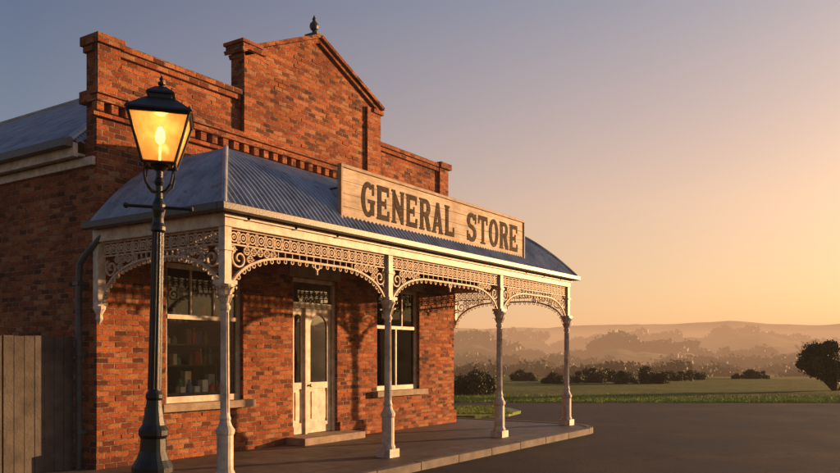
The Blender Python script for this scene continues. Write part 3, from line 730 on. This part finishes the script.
mist('valley_mist',-7000,7000,-7000,7000,-50,-8.5,.0022,(.95,.52,.28))
# ------------------------------------------------------------------ SKY
w=bpy.data.worlds.new('World'); sc.world=w; w.use_nodes=True; nt=w.node_tree; nt.nodes.clear(); L=nt.links
out=N(nt,'ShaderNodeOutputWorld'); bg=N(nt,'ShaderNodeBackground'); bg.inputs[1].default_value=.05
sky=N(nt,'ShaderNodeTexSky'); sky.sky_type='NISHITA'; sky.sun_disc=False; sky.sun_elevation=SUN_EL; sky.sun_rotation=math.atan2(SUN.x,SUN.y); sky.dust_density=1; sky.air_density=1.0
L.new(sky.outputs[0],bg.inputs[0])
tc=N(nt,'ShaderNodeTexCoord'); sep=N(nt,'ShaderNodeSeparateXYZ'); L.new(tc.outputs['Generated'],sep.inputs[0])
flat=N(nt,'ShaderNodeVectorMath',operation='MULTIPLY'); L.new(tc.outputs['Generated'],flat.inputs[0]); flat.inputs[1].default_value=(1,1,0)
nrm=N(nt,'ShaderNodeVectorMath',operation='NORMALIZE'); L.new(flat.outputs[0],nrm.inputs[0])
dot=N(nt,'ShaderNodeVectorMath',operation='DOT_PRODUCT'); L.new(nrm.outputs[0],dot.inputs[0]); dot.inputs[1].default_value=(math.cos(SUN_AZ),math.sin(SUN_AZ),0)
mr=N(nt,'ShaderNodeMapRange'); mr.inputs['From Min'].default_value=.0; mr.inputs['From Max'].default_value=.92; L.new(dot.outputs['Value'],mr.inputs[0])
near=ramp(nt,[(0,(1.0,.60,.25)),(.08,(1.0,.60,.29)),(.18,(.95,.56,.34)),(.28,(.64,.44,.38)),(.42,(.29,.31,.40)),(1,(.06,.13,.27))])
far=ramp(nt,[(0,(.40,.25,.19)),(.10,(.20,.22,.26)),(.22,(.055,.155,.28)),(.40,(.012,.08,.205)),(1,(.008,.045,.14))])
L.new(sep.outputs[2],near.inputs[0]); L.new(sep.outputs[2],far.inputs[0])
c=mixc(nt,mr.outputs[0],far.outputs[0],near.outputs[0])
nn=N(nt,'ShaderNodeVectorMath',operation='NORMALIZE'); L.new(tc.outputs['Generated'],nn.inputs[0])
d3=N(nt,'ShaderNodeVectorMath',operation='DOT_PRODUCT'); L.new(nn.outputs[0],d3.inputs[0]); d3.inputs[1].default_value=tuple(Vector((math.cos(SUN_AZ),math.sin(SUN_AZ),.03)).normalized())
mx0=N(nt,'ShaderNodeMath',operation='MAXIMUM'); L.new(d3.outputs['Value'],mx0.inputs[0]); mx0.inputs[1].default_value=0
pw=N(nt,'ShaderNodeMath',operation='POWER'); L.new(mx0.outputs[0],pw.inputs[0]); pw.inputs[1].default_value=9
bg3=N(nt,'ShaderNodeBackground'); bg3.inputs[0].default_value=(1,.62,.26,1); pm=N(nt,'ShaderNodeMath',operation='MULTIPLY'); L.new(pw.outputs[0],pm.inputs[0]); pm.inputs[1].default_value=1.0; L.new(pm.outputs[0],bg3.inputs[1])
bg2=N(nt,'ShaderNodeBackground'); bg2.inputs[1].default_value=.88; L.new(c,bg2.inputs[0])
ad=N(nt,'ShaderNodeAddShader'); L.new(bg.outputs[0],ad.inputs[0]); L.new(bg2.outputs[0],ad.inputs[1]); ad2=N(nt,'ShaderNodeAddShader'); L.new(ad.outputs[0],ad2.inputs[0]); L.new(bg3.outputs[0],ad2.inputs[1]); L.new(ad2.outputs[0],out.inputs[0])
sd=bpy.data.lights.new('sun','SUN'); sd.energy=13; sd.angle=R(.6); sd.color=(1,.54,.24)
so=bpy.data.objects.new('sun',sd); link(so); so.rotation_euler=SUN.to_track_quat('Z','Y').to_euler(); so.location=(30,-20,30)
# ------------------------------------------------------------------ CAMERA
cd=bpy.data.cameras.new('camera'); cd.sensor_width=36; cd.lens=36*800/840; cd.shift_y=119.5/840; cd.clip_end=20000; cd.clip_start=.05
co=bpy.data.objects.new('camera',cd); link(co); co.location=CAM; co.rotation_euler=(R(90),0,math.atan2(-FW.x,FW.y)); sc.camera=co
sc.view_settings.view_transform='Standard'; sc.view_settings.look='None'; sc.view_settings.exposure=0
sc.cycles.transparent_max_bounces=24
